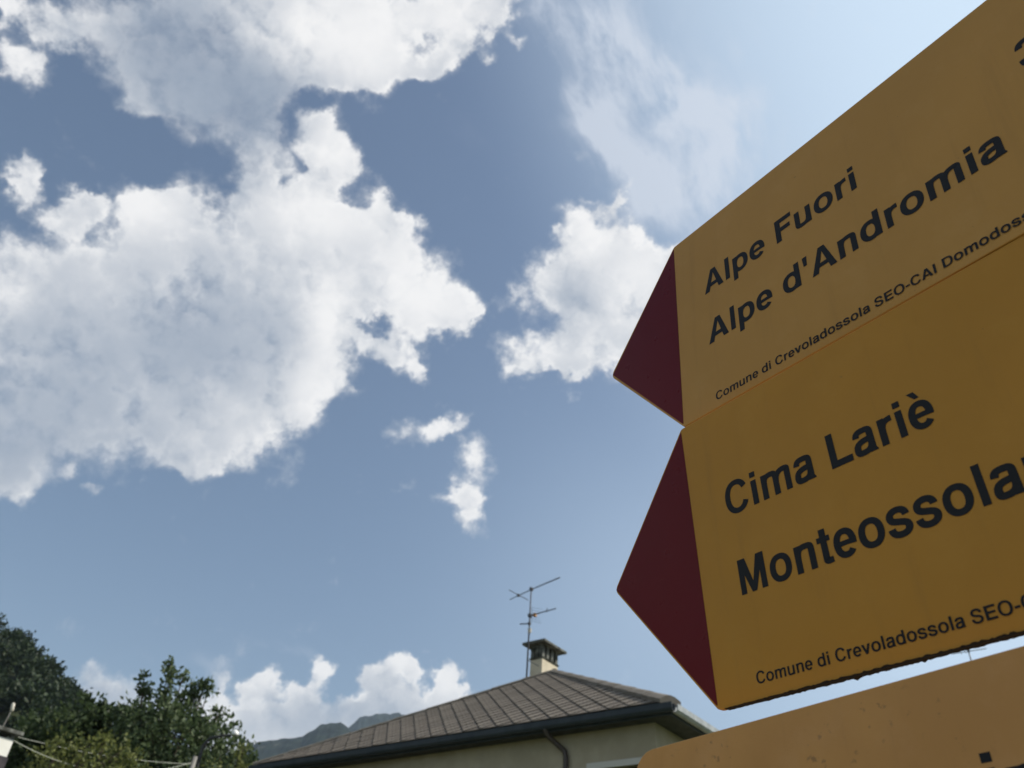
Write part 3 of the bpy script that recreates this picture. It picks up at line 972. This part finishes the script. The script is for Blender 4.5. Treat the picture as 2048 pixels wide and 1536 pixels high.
def antenna():
    root = tag(empty('television_antenna'), 'grey television antenna mast with two booms beside the house chimney', 'antenna')
    root.matrix_world = HOUSE
    E = HC.z
    mx, my = 6.66, 4.69
    MB().tube([(mx, my, E + 2.62), (mx, my, E + 3.9), (mx, my, E + 5.6)], [0.026, 0.024, 0.018], 8).build('mast', M['aluminium'], root, smooth=True)
    zt = E + 5.551
    MB().tube([(7.66, 4.99, zt), (mx, my + .03, zt), (5.49, 4.457, zt)], [0.013, 0.015, 0.017], 6).build('boom', M['aluminium'], root)
    MB().tube([(7.308, 4.461, zt + .015), (7.261, 4.88, zt + .015), (7.212, 5.306, zt + .015)], 0.012, 6).build('reflector', M['aluminium'], root)
    MB().box(mx - .04, mx + .04, my - .04, my + .05, zt - .05, zt + .04).build('clamp', M['aluminium'], root)
    MB().box(7.23, 7.29, 4.84, 4.92, zt - .03, zt + .035).build('clamp', M['aluminium'], root)
    rng = random.Random(5)
    for i in range(10):
        t = 0.08 + i * 0.085
        p = Vector((6.5, 4.66, zt)).lerp(Vector((5.49, 4.457, zt)), t)
        MB().tube([p + Vector((-.012, -.05, .012)), p + Vector((.012, .05, .012))], 0.004, 5).build('director', M['aluminium'], root)
    z2 = E + 4.729
    MB().tube([(6.70, 4.70, z2), (5.715, 4.634, z2)], 0.016, 6).build('boom', M['aluminium'], root)
    MB().box(6.46, 6.55, 4.68, 4.76, z2 - .05, z2 + .04).build('dipole_box', M['orange'], root)
    MB().box(mx - .045, mx + .045, my - .045, my + .045, z2 - .045, z2 + .045).build('clamp', M['aluminium'], root)
    for sgn in (-1, 1):
        for q in range(3):
            MB().tube([(6.60, 4.70 - .12, z2 + sgn * (.05 + .07 * q)), (6.44 - .03 * q, 4.70 + .18, z2 + sgn * (.06 + .08 * q))], 0.004, 5).build('reflector_rod', M['aluminium'], root)
    MB().tube([(6.6, 4.7, z2 - .22), (6.6, 4.7, z2 + .22)], 0.006, 5).build('reflector_rod', M['aluminium'], root)
    MB().tube([(6.02, 4.63, z2 - .05), (6.02, 4.63, z2 + .07)], 0.012, 6).build('director', M['aluminium'], root)
    z3 = E + 4.486
    MB().tube([(mx, my, z3), (6.93, 4.59, z3)], 0.017, 6).build('side_arm', M['aluminium'], root)
    MB().box(mx - .03, mx + .03, my - .035, my + .035, z3 - .04, z3 + .04).build('clamp', M['aluminium'], root)
    MB().box(mx - .10, mx + .0, my - .06, my - .02, E + 4.19, E + 4.31).build('amplifier', M['plastic'], root)
    MB().tube([(mx, my, E + 3.42), (mx - .02, my + .52, E + 3.42)], 0.010, 6).build('wall_bracket', M['aluminium'], root)
    pts = [(mx - .06, my - .04, E + 4.19), (mx - .035, my - .03, E + 4.0), (mx - .03, my - .025, E + 3.4), (mx - .03, my - .03, E + 2.72)]
    MB().tube(pts, 0.006, 5).build('cable', M['black'], root)


antenna()


def far_antenna():
    T = Vector((16.872, 28.0, 13.509))
    root = tag(empty('television_antenna', (T.x, T.y, 0)), 'thin distant antenna showing in the gap between the lower two signs', 'antenna')
    MB().tube([(0, 0, -0.02), (0, 0, T.z + 0.12)], [0.05, 0.022], 8).build('mast', M['aluminium'], root, smooth=True)
    MB().tube([(-0.424, .385, T.z), (0.468, -.341, T.z)], 0.013, 6).build('boom', M['aluminium'], root)
    for t in (-0.45, -0.2):
        c = Vector((0.46 * t, -.36 * t, T.z + .01))
        MB().tube([c + Vector((-.14, -.17, 0)), c + Vector((.14, .17, 0))], 0.010, 5).build('element', M['aluminium'], root)
    MB().box(-.035, .035, -.035, .035, T.z - .03, T.z + .03).build('clamp', M['aluminium'], root)


far_antenna()

# ------------------------------------------------------------------ left: low house, cables, poles, lamp


def left_house():
    root = tag(empty('house', (-8.6, 15.5, 0)), 'low house at the bottom left corner with a sunlit white chimney', 'house')
    E = 3.25
    MB().box(-2.2, 1.5, -2.2, 3.4, 0, E).build('wall', M['plaster'], root)
    rf = MB()
    a, b, c, d = (-2.7, -2.7, E), (2.0, -2.7, E), (2.0, 3.9, E), (-2.7, 3.9, E)
    r0, r1 = (-0.35, -1.2, E + 1.52), (-0.35, 2.4, E + 1.52)
    u = [(p[0], p[1], E - 0.1) for p in (a, b, c, d)]
    for f in ([a, b, r0], [b, c, r1, r0], [c, d, r1], [d, a, r0, r1]):
        rf.poly(f)
    rf.poly([u[3], u[2], u[1], u[0]])
    for i, (p, q) in enumerate(((a, b), (b, c), (c, d), (d, a))):
        rf.poly([u[i], u[(i + 1) % 4], q, p])
    rf.build('roof', M['tiles'], root)
    # chimney, turned towards the sun; sizes about its own axis
    ch = MB().box(-.20, .16, -.17, .17, 4.585, 4.835).build('chimney', M['white_wall'], root)
    ch.location = (1.03, -1.5, 0)
    ch.rotation_euler = (0, 0, R(-38))
    MB().box(-.22, .18, -.19, .19, E + 0.2, 4.583).build('chimney_base', M['tiles'], ch)
    for i in range(4):
        for y in (-.16, .10):
            MB().box(-.19 + i * .1, -.13 + i * .1, y, y + .06, 4.838, 4.905).build('louvre_post', M['cement'], ch)
    MB().box(-.29, .24, -.25, .25, 4.908, 4.965).build('cap_slab', M['cement'], ch, bevel=0.01)
    return root


M['white_wall'] = material('white_lime_plaster', (0.80, 0.79, 0.73), 0.9, 0.2, mottled((0.77, 0.76, 0.70), (0.83, 0.82, 0.76), 4))
left_house()


def vent_stack():
    root = tag(empty('antenna_post', (-7.56, 14.02, 4.965)), 'slim grey post with a pale head standing on the white chimney', 'post')
    MB().tube([(-.03, 0, 0), (0.0, 0, .30)], 0.010, 8).build('post', M['wood'], root)
    MB().tube([(0.0, 0, .29), (0.005, 0, .31), (-.012, 0, .40), (-.016, 0, .42)], [0.016, 0.028, 0.028, 0.016], 10).build('head', M['plastic'], root, smooth=True)


vent_stack()


def pole(name, x, y, h, r, label, cat):
    root = tag(empty(name, (x, y, 0)), label, cat)
    MB().tube([(0.02, 0, -0.05), (0, 0, h * .5), (-0.0, 0, h)], [r * 1.5, r * 1.2, r], 12).build('shaft', M['wood'], root, smooth=True)
    return root


pole('utility_pole', -6.375, 20, 6.18, 0.05, 'slim grey pole in front of the big tree where the cables end', 'pole')


def cable(a, b, sag, r, label):
    a, b = Vector(a), Vector(b)
    pts = []
    for i in range(25):
        t = i / 24
        p = a.lerp(b, t)
        p.z -= 4 * sag * t * (1 - t)
        pts.append(p - a)
    o = MB().tube(pts, r, 6).build('overhead_cable', M['cable'], None, smooth=True)
    o.location = a
    tag(o, label, 'cable', 'cables across the lower left corner')


cable((-9.2, 13.2, 5.17), (-6.395, 20, 6.02), 0.22, 0.006, 'upper grey cable sagging across the dark trees at lower left')
cable((-7.40, 13.92, 4.85), (-6.41, 20, 6.06), 0.36, 0.007, 'lower grey cable running from the white chimney to the slim pole')


def street_lamp():
    root = tag(empty('street_lamp', (-6.9, 22, 0)), 'street lamp with shining white head beside the tall dark tree', 'lamp')
    MB().tube([(0, 0, -0.05), (0, 0, 4), (0, 0, 6.9), (0.12, 0, 7.08), (0.40, 0, 7.17), (0.62, 0, 7.19)], [0.07, 0.055, 0.04, 0.034, 0.03, 0.03], 10).build('pole', M['black'], root, smooth=True)
    n, mb = 14, MB()
    prof = [(0.0, .13), (.05, .12), (.085, .08), (.095, .03), (.09, 0.0), (.0, -.005)]
    rings = []
    for rr, z in prof:
        i = len(mb.v)
        for q in range(n):
            an = 2 * math.pi * q / n
            mb.v.append((0.70 + max(rr, .001) * math.cos(an), max(rr, .001) * math.sin(an), 7.20 + z))
        rings.append(i)
    for a, b in zip(rings, rings[1:]):
        for q in range(n):
            j = (q + 1) % n
            mb.f.append((a + q, a + j, b + j, b + q))
    mb.build('head', M['white'], root, smooth=True)


street_lamp()

# ------------------------------------------------------------------ lettering


def bez(p0, *segs, n=9):
    out = [p0]
    for sgm in segs:
        if len(sgm) == 1:
            out.append(sgm[0])
            continue
        c1, c2, p3 = sgm
        a = out[-1]
        for i in range(1, n + 1):
            t = i / n
            u = 1 - t
            out.append((u ** 3 * a[0] + 3 * u * u * t * c1[0] + 3 * u * t * t * c2[0] + t ** 3 * p3[0],
                        u ** 3 * a[1] + 3 * u * u * t * c1[1] + 3 * u * t * t * c2[1] + t ** 3 * p3[1]))
    return out


def ell(cx, cy, rx, ry, a0, a1, n=34):
    out = []
    for i in range(n + 1):
        a = R(a0 + (a1 - a0) * i / n)
        c, s = math.cos(a), math.sin(a)
        e = 2 / 2.25
        out.append((cx + rx * math.copysign(abs(c) ** e, c), cy + ry * math.copysign(abs(s) ** e, s)))
    return out


def glyph(ch, S, T):
    """(advance, filled quads, pen strokes) of a bold grotesque letter, 1000 units to the em"""
    h, q = S / 2, T / 2
    rect = lambda x0, y0, x1, y1: [(x0, y0), (x1, y0), (x1, y1), (x0, y1)]
    spath = lambda x0, x1, y0, y1: (lambda X, Y: bez((X(.95), Y(.72)), ((X(.95), Y(.90)), (X(.76), Y(1)), (X(.5), Y(1))), ((X(.2), Y(1)), (X(.04), Y(.90)), (X(.04), Y(.755))),
                                    ((X(.04), Y(.60)), (X(.2), Y(.56)), (X(.5), Y(.505))), ((X(.82), Y(.45)), (X(.98), Y(.40)), (X(.98), Y(.25))),
                                    ((X(.98), Y(.09)), (X(.78), Y(0)), (X(.5), Y(0))), ((X(.2), Y(0)), (X(.01), Y(.10)), (X(0), Y(.30)))))(lambda t: x0 + (x1 - x0) * t, lambda t: y0 + (y1 - y0) * t)
    e_parts = ([rect(34 + h, 218, 528 - h * .6, 218 + T * .80)], [ell(284, 266, 250 - h, 280 - q, -12, 321)])
    G = {
        ' ': (278, [], []),
        'A': (722, [[(20, 0), (20 + S * 1.18, 0), (361, 575), (361, 720), (276, 720)], [(702, 0), (446, 720), (361, 720), (361, 575), (702 - S * 1.18, 0)], rect(165, 148, 557, 148 + T)], []),
        'C': (722, [], [ell(372, 360, 328 - h, 374 - q, 27, 333, 44)]),
        'D': (722, [rect(76, 0, 76 + S * 1.08, 720)], [bez((76 + h, 720 - q), ((320, 720 - q),), ((560, 720 - q), (685 - h, 570), (685 - h, 360)), ((685 - h, 150), (560, q), (320, q)), ((76 + h, q),))]),
        'E': (667, [rect(76, 0, 76 + S * 1.08, 720), rect(76 + h, 0, 621, T * 1.1), rect(76 + h, 310, 583, 310 + T * 1.1), rect(76 + h, 720 - T * 1.1, 616, 720)], []),
        'F': (611, [rect(76, 0, 76 + S * 1.08, 720), rect(76 + h, 300, 530, 300 + T * 1.12), rect(76 + h, 720 - T * 1.15, 587, 720)], []),
        'I': (278, [rect(66, 0, 66 + S * 1.08, 720)], []),
        'L': (611, [rect(76, 0, 76 + S * 1.08, 720), rect(76 + h, 0, 583, T * 1.15)], []),
        'M': (833, [rect(70, 0, 70 + S * .98, 720), rect(763 - S * .98, 0, 763, 720), [(84, 720), (84 + S * 1.25, 720), (478, 0), (357, 0)], [(749, 720), (749 - S * 1.25, 720), (355, 0), (476, 0)]], []),
        'O': (778, [], [ell(389, 360, 345 - h, 374 - q, 0, 360, 48)]),
        'S': (667, [], [spath(40 + h, 630 - h, -14 + q, 734 - q)]),
        'a': (556, [rect(498 - S, 0, 498, 385), [(480, 0), (530, 0), (530, 22), (498, 70), (480, 70)]], [bez((42 + h, 372), ((48 + h, 455), (150, 546 - q), (280, 546 - q)), ((400, 546 - q), (498 - h, 480), (498 - h, 385)), ((498 - h, 330),)),
                        bez((498 - h, 300), ((400, 265), (29 + h, 320), (29 + h, 150)), ((29 + h, 60), (120, -14 + q), (210, -14 + q)), ((340, -14 + q), (498 - h, 90), (498 - h, 230)))]),
        'd': (611, [rect(551 - S, 0, 551, 720)], [ell(292, 266, 258 - h, 280 - q, 0, 360)]),
        'e': (556, *e_parts),
        'è': (556, e_parts[0] + [[(118, 748), (262, 748), (345, 600), (248, 600)]], e_parts[1]),
        'i': (278, [rect(69, 0, 69 + S, 532), rect(69, 600, 69 + S, 720)], []),
        'l': (278, [rect(69, 0, 69 + S, 720)], []),
        'm': (889, [rect(64, 0, 64 + S, 532)], [bez((64 + h, 240), ((64 + h, 410), (160, 546 - q), (310, 546 - q)), ((410, 546 - q), (445, 470), (445, 370)), ((445, 0),)),
                                               bez((445, 240), ((445, 410), (530, 546 - q), (670, 546 - q)), ((780, 546 - q), (826 - h, 470), (826 - h, 370)), ((826 - h, 0),))]),
        'n': (611, [rect(65, 0, 65 + S, 532)], [bez((65 + h, 240), ((65 + h, 410), (170, 546 - q), (330, 546 - q)), ((470, 546 - q), (545 - h, 470), (545 - h, 370)), ((545 - h, 0),))]),
        'o': (611, [], [ell(306, 266, 272 - h, 280 - q, 0, 360)]),
        'p': (611, [rect(62, -207, 62 + S, 532)], [ell(320, 266, 258 - h, 280 - q, 0, 360)]),
        'r': (389, [rect(64, 0, 64 + S, 532)], [bez((64 + h, 240), ((64 + h, 390), (170, 482), (373, 478)))]),
        's': (556, [], [spath(34 + h * .9, 522 - h * .9, -14 + q * .95, 546 - q * .95)]),
        't': (333, [rect(90, 120, 90 + S, 676), rect(12, 532 - T * .92, 312, 532)], [bez((90 + h, 300), ((90 + h, 130),), ((90 + h, 60), (150, q * .9), (240, q * .9)), ((314, q),))]),
        'u': (611, [rect(546 - S, 0, 546, 532)], [bez((546 - h, 292), ((546 - h, 122), (441, -14 + q), (281, -14 + q)), ((141, -14 + q), (66 + h, 62), (66 + h, 162)), ((66 + h, 532),))]),
        'v': (556, [[(12, 532), (12 + S * 1.15, 532), (278 + S * .5, 0), (278 - S * .5, 0)], [(544, 532), (544 - S * 1.15, 532), (278 - S * .5, 0), (278 + S * .5, 0)]], []),
        '-': (333, [rect(30, 205, 303, 205 + T * 1.1)], []),
        "'": (238, [[(52, 720), (186, 720), (166, 455), (72, 455)]], []),
        '3': (556, [], [bez((30 + h, 520), ((36 + h, 640), (150, 720 - q), (275, 720 - q)), ((410, 720 - q), (500 - h, 650), (500 - h, 555)), ((500 - h, 450), (400, 392), (235, 392))),
                        bez((235, 388), ((420, 388), (526 - h, 320), (526 - h, 205)), ((526 - h, 80), (420, -16 + q), (275, -16 + q)), ((130, -16 + q), (30 + h, 80), (24 + h, 225)))]),
    }
    return G[ch]


def text_mesh(txt, u0, u1, v0, cap, S=148, T=118, proud=0.00012):
    """letters standing on the baseline v0 between u0 and u1, capitals cap high; flat print, a hair proud of the board"""
    polys, x = [], 0.0
    for ch in txt:
        adv, quads, strokes = glyph(ch, S, T)
        for qd in quads:
            polys.append([(x + a, b) for a, b in qd])
        for st in strokes:
            n = len(st)
            closed = math.dist(st[0], st[-1]) < 1
            L, Rr = [], []
            for i in range(n):
                if closed:
                    a, b = st[(i - 1) % (n - 1)], st[(i + 1) % (n - 1)]
                else:
                    a, b = st[max(i - 1, 0)], st[min(i + 1, n - 1)]
                tx, ty = b[0] - a[0], b[1] - a[1]
                d = math.hypot(tx, ty) or 1
                ox, oy = -ty / d * S / 2, tx / d * T / 2
                L.append((x + st[i][0] + ox, st[i][1] + oy))
                Rr.append((x + st[i][0] - ox, st[i][1] - oy))
            polys.append(('strip', L, Rr))
        x += adv
    xs = [p[0] for q in polys for p in (q if q[0] != 'strip' else q[1] + q[2])]
    x0, x1 = min(xs), max(xs)
    sy = cap / 720.0
    sx = (u1 - u0) / (x1 - x0)
    mb = MB()
    for k, q in enumerate(polys):
        z = proud + k * 0.000004
        P = lambda p: (u0 + (p[0] - x0) * sx, v0 + p[1] * sy, z)
        if q[0] == 'strip':
            _, L, Rr = q
            i0 = len(mb.v)
            for a, b in zip(L, Rr):
                mb.v += [P(a), P(b)]
            for i in range(len(L) - 1):
                mb.f.append((i0 + 2 * i, i0 + 2 * i + 1, i0 + 2 * i + 3, i0 + 2 * i + 2))
        else:
            pts = [P(p) for p in q]
            ar = sum(pts[i][0] * pts[(i + 1) % len(pts)][1] - pts[(i + 1) % len(pts)][0] * pts[i][1] for i in range(len(pts)))
            mb.poly(pts if ar > 0 else pts[::-1])
    return mb


# ------------------------------------------------------------------ the signs


def rounded(poly, radii, n=5):
    out = []
    N_ = len(poly)
    for i, (p, r) in enumerate(zip(poly, radii)):
        p = Vector((*p, 0))
        a, b = Vector((*poly[i - 1], 0)), Vector((*poly[(i + 1) % N_], 0))
        da, db = (a - p).normalized(), (b - p).normalized()
        ang = da.angle(db)
        t = r / math.tan(ang / 2)
        c = p + (da + db).normalized() * (r / math.sin(ang / 2))
        s, e = p + da * t - c, p + db * t - c
        sweep = s.angle(e)
        for k in range(n + 1):
            f = k / n
            v = (s * math.sin((1 - f) * sweep) + e * math.sin(f * sweep)) / math.sin(sweep)
            out.append(((c + v).x, (c + v).y))
    return out


POST = (0.385, 0.118)


def board(name, O, u, v, outline, radii, paint, label, tip=None):
    u = Vector(u).normalized()
    v = (Vector(v) - u * u.dot(Vector(v))).normalized()
    n = u.cross(v)
    root = tag(empty(name), label, 'sign', 'arrow signs of the hiking signpost')
    mw = Matrix((u, v, n)).transposed().to_4x4()
    mw.translation = EYE + Vector(O)
    root.matrix_world = mw
    loop = rounded(outline, radii)
    th = 0.003
    MB().prism([(a, b, -th) for a, b in loop], [(a, b, 0) for a, b in loop]).build('panel', paint, root, bevel=0.0004)
    if tip:
        t = rounded(tip, [0.0004] * len(tip), 3)
        MB().poly([(a, b, 0.00009) for a, b in t]).build('arrow_tip', M['red'], root)
    # clamp round the post, behind the panel
    inv = mw.inverted()
    vmid = (outline[0][1] + min(p[1] for p in outline)) / 2
    zc = (mw @ Vector((0.42, vmid, 0))).z
    pc = inv @ Vector((*POST, zc))
    br = MB()
    br.box(pc.x - 0.045, pc.x + 0.045, pc.y - 0.016, pc.y + 0.016, pc.z + 0.022, -th - 0.0002)
    br.box(pc.x - 0.045, pc.x - 0.034, pc.y - 0.016, pc.y + 0.016, pc.z - 0.04, pc.z + 0.022)
    br.box(pc.x + 0.034, pc.x + 0.045, pc.y - 0.016, pc.y + 0.016, pc.z - 0.04, pc.z + 0.022)
    br.build('clamp', M['galv'], root, bevel=0.001)
    return root


def line(root, txt, u0, u1, v0, cap, S=148, T=118):
    return text_mesh(txt, u0 / 1000, u1 / 1000, v0 / 1000, cap / 1000, S, T).build('lettering', M['ink'], root)


END = 0.52
# top sign
H1, T1 = 0.15, 0.0681
s1 = board('arrow_sign', (0.10610797, 0.39256958, 0.44714546), (0.52780923, -0.84762329, -0.0543339), (0.00481931, -0.06098048, 0.99812732),
           [(0, 0), (-T1, -H1 / 2), (0, -H1), (END, -H1), (END, 0)], [0.003, 0.005, 0.003, 0.006, 0.006], M['yellow'],
           'uppermost yellow arrow sign reading Alpe Fuori and Alpe d\'Andromia',
           [(0.0, -0.0016), (-T1 + 0.0022, -H1 / 2), (0.0, -H1 + 0.0016)])
line(s1, 'Alpe Fuori', 25.2, 139.4, -62.0, 17.7)
line(s1, "Alpe d'Andromia", 25.4, 212.0, -102.6, 17.7)
line(s1, 'Comune di Crevoladossola SEO-CAI Domodossola', 27.1, 223.0, -144.8, 5.6, 134, 106)
line(s1, '3', 230.4, 242.4, -61.2, 18.2)
# middle sign
H2, T2 = 0.16336691 * 0.968, 0.06624 * 0.968
sc2 = 0.968
s2 = board('arrow_sign', (0.10438691 * sc2, 0.40537285 * sc2, 0.29798475 * sc2), (0.56829534, -0.82275067, -0.01103394), (-0.06252808, -0.05655307, 0.99643966),
           [(0, 0), (-T2, -H2 / 2), (0, -H2), (END, -H2), (END, 0)], [0.003, 0.004, 0.004, 0.006, 0.006], M['yellow2'],
           'middle yellow arrow sign reading Cima Lariè, its bottom edge black with grime',
           [(0.0, -0.0016), (-T2 + 0.0012, -H2 / 2), (0.0, -H2 + 0.0016)])
k2 = sc2
line(s2, 'Cima Lariè', 24.1 * k2, 144.7 * k2, -67.7 * k2, 18.9 * k2)
line(s2, 'Monteossolano', 25.1 * k2, 197.5 * k2, -112.1 * k2, 18.7 * k2)
line(s2, 'Comune di Crevoladossola SEO-CAI Domodossola', 25.5 * k2, 221.0 * k2, -156.2 * k2, 5.7 * k2, 134, 106)


def grime_strip():
    rng = random.Random(9)
    mb = MB()
    x, top, bot = 0.004, [], []
    while x < END - 0.01:
        a = 0.35 + 0.65 * min(1, x / 0.06)
        top.append((x, -H2 + a * (0.0002 + 0.0007 * rng.random() ** 2)))
        d = 0.0002 + 0.0004 * rng.random()
        if rng.random() < 0.012:
            d += 0.0008
        bot.append((x, -H2 - a * d))
        x += rng.uniform(0.0008, 0.0018)
    for i in range(len(top) - 1):
        a, b, c, d = bot[i], bot[i + 1], top[i + 1], top[i]
        mb.prism([(p[0], p[1], -0.0034) for p in (a, b, c, d)], [(p[0], p[1], 0.0005) for p in (a, b, c, d)])
    o = mb.build('grime', M['grime'], s2)
    o['label'] = 'black ragged grime along the bottom edge'


grime_strip()
# bottom sign
sc3 = 1.03
s3 = board('arrow_sign', (0.07354111 * sc3, 0.42293 * sc3, 0.11394567 * sc3), (0.55892364, -0.82911298, 0.01326783), (-0.02399895, -0.0001804, 0.99971197),
           [(0, 0), (0, -0.16), (END, -0.16), (END, 0)], [0.0125, 0.012, 0.006, 0.006], M['yellow3'],
           'lowest sign, weathered orange-brown board with a rounded blank corner')
k3 = sc3
line(s3, 'i', 164.4 * k3, 168.2 * k3, -48.6 * k3, 18.7 * k3)
line(s3, 'n', 171.6 * k3, 184.7 * k3, -49.4 * k3, 18.7 * k3)


def sign_post():
    root = tag(empty('sign_post', (POST[0], POST[1], 0)), 'round galvanised steel post carrying the three yellow signs', 'post')
    MB().tube([(0, 0, -0.05), (0, 0, 2.42)], 0.033, 24).build('shaft', M['galv'], root, smooth=True)
    MB().tube([(0, 0, 2.42), (0, 0, 2.435), (0, 0, 2.445)], [0.0355, 0.035, 0.02], 24).build('cap', M['black'], root, smooth=True)


sign_post()

# ------------------------------------------------------------------ haze: the air of the valley


def haze():
    mt = bpy.data.materials.new('valley_air')
    mt.use_nodes = True
    t = mt.node_tree
    t.nodes.clear()
    v = t.nodes.new('ShaderNodeVolumePrincipled')
    v.inputs['Color'].default_value = (0.66, 0.82, 1.0, 1)
    v.inputs['Density'].default_value = 0.00008
    v.inputs['Anisotropy'].default_value = 0.2
    o = t.nodes.new('ShaderNodeOutputMaterial')
    t.links.new(v.outputs[0], o.inputs['Volume'])
    b = MB().box(-9500, 9500, -9500, 9500, -3.5, 1080).build('haze', mt)
    kind(b, 'stuff', 'thin bluish haze filling the valley air')


haze()
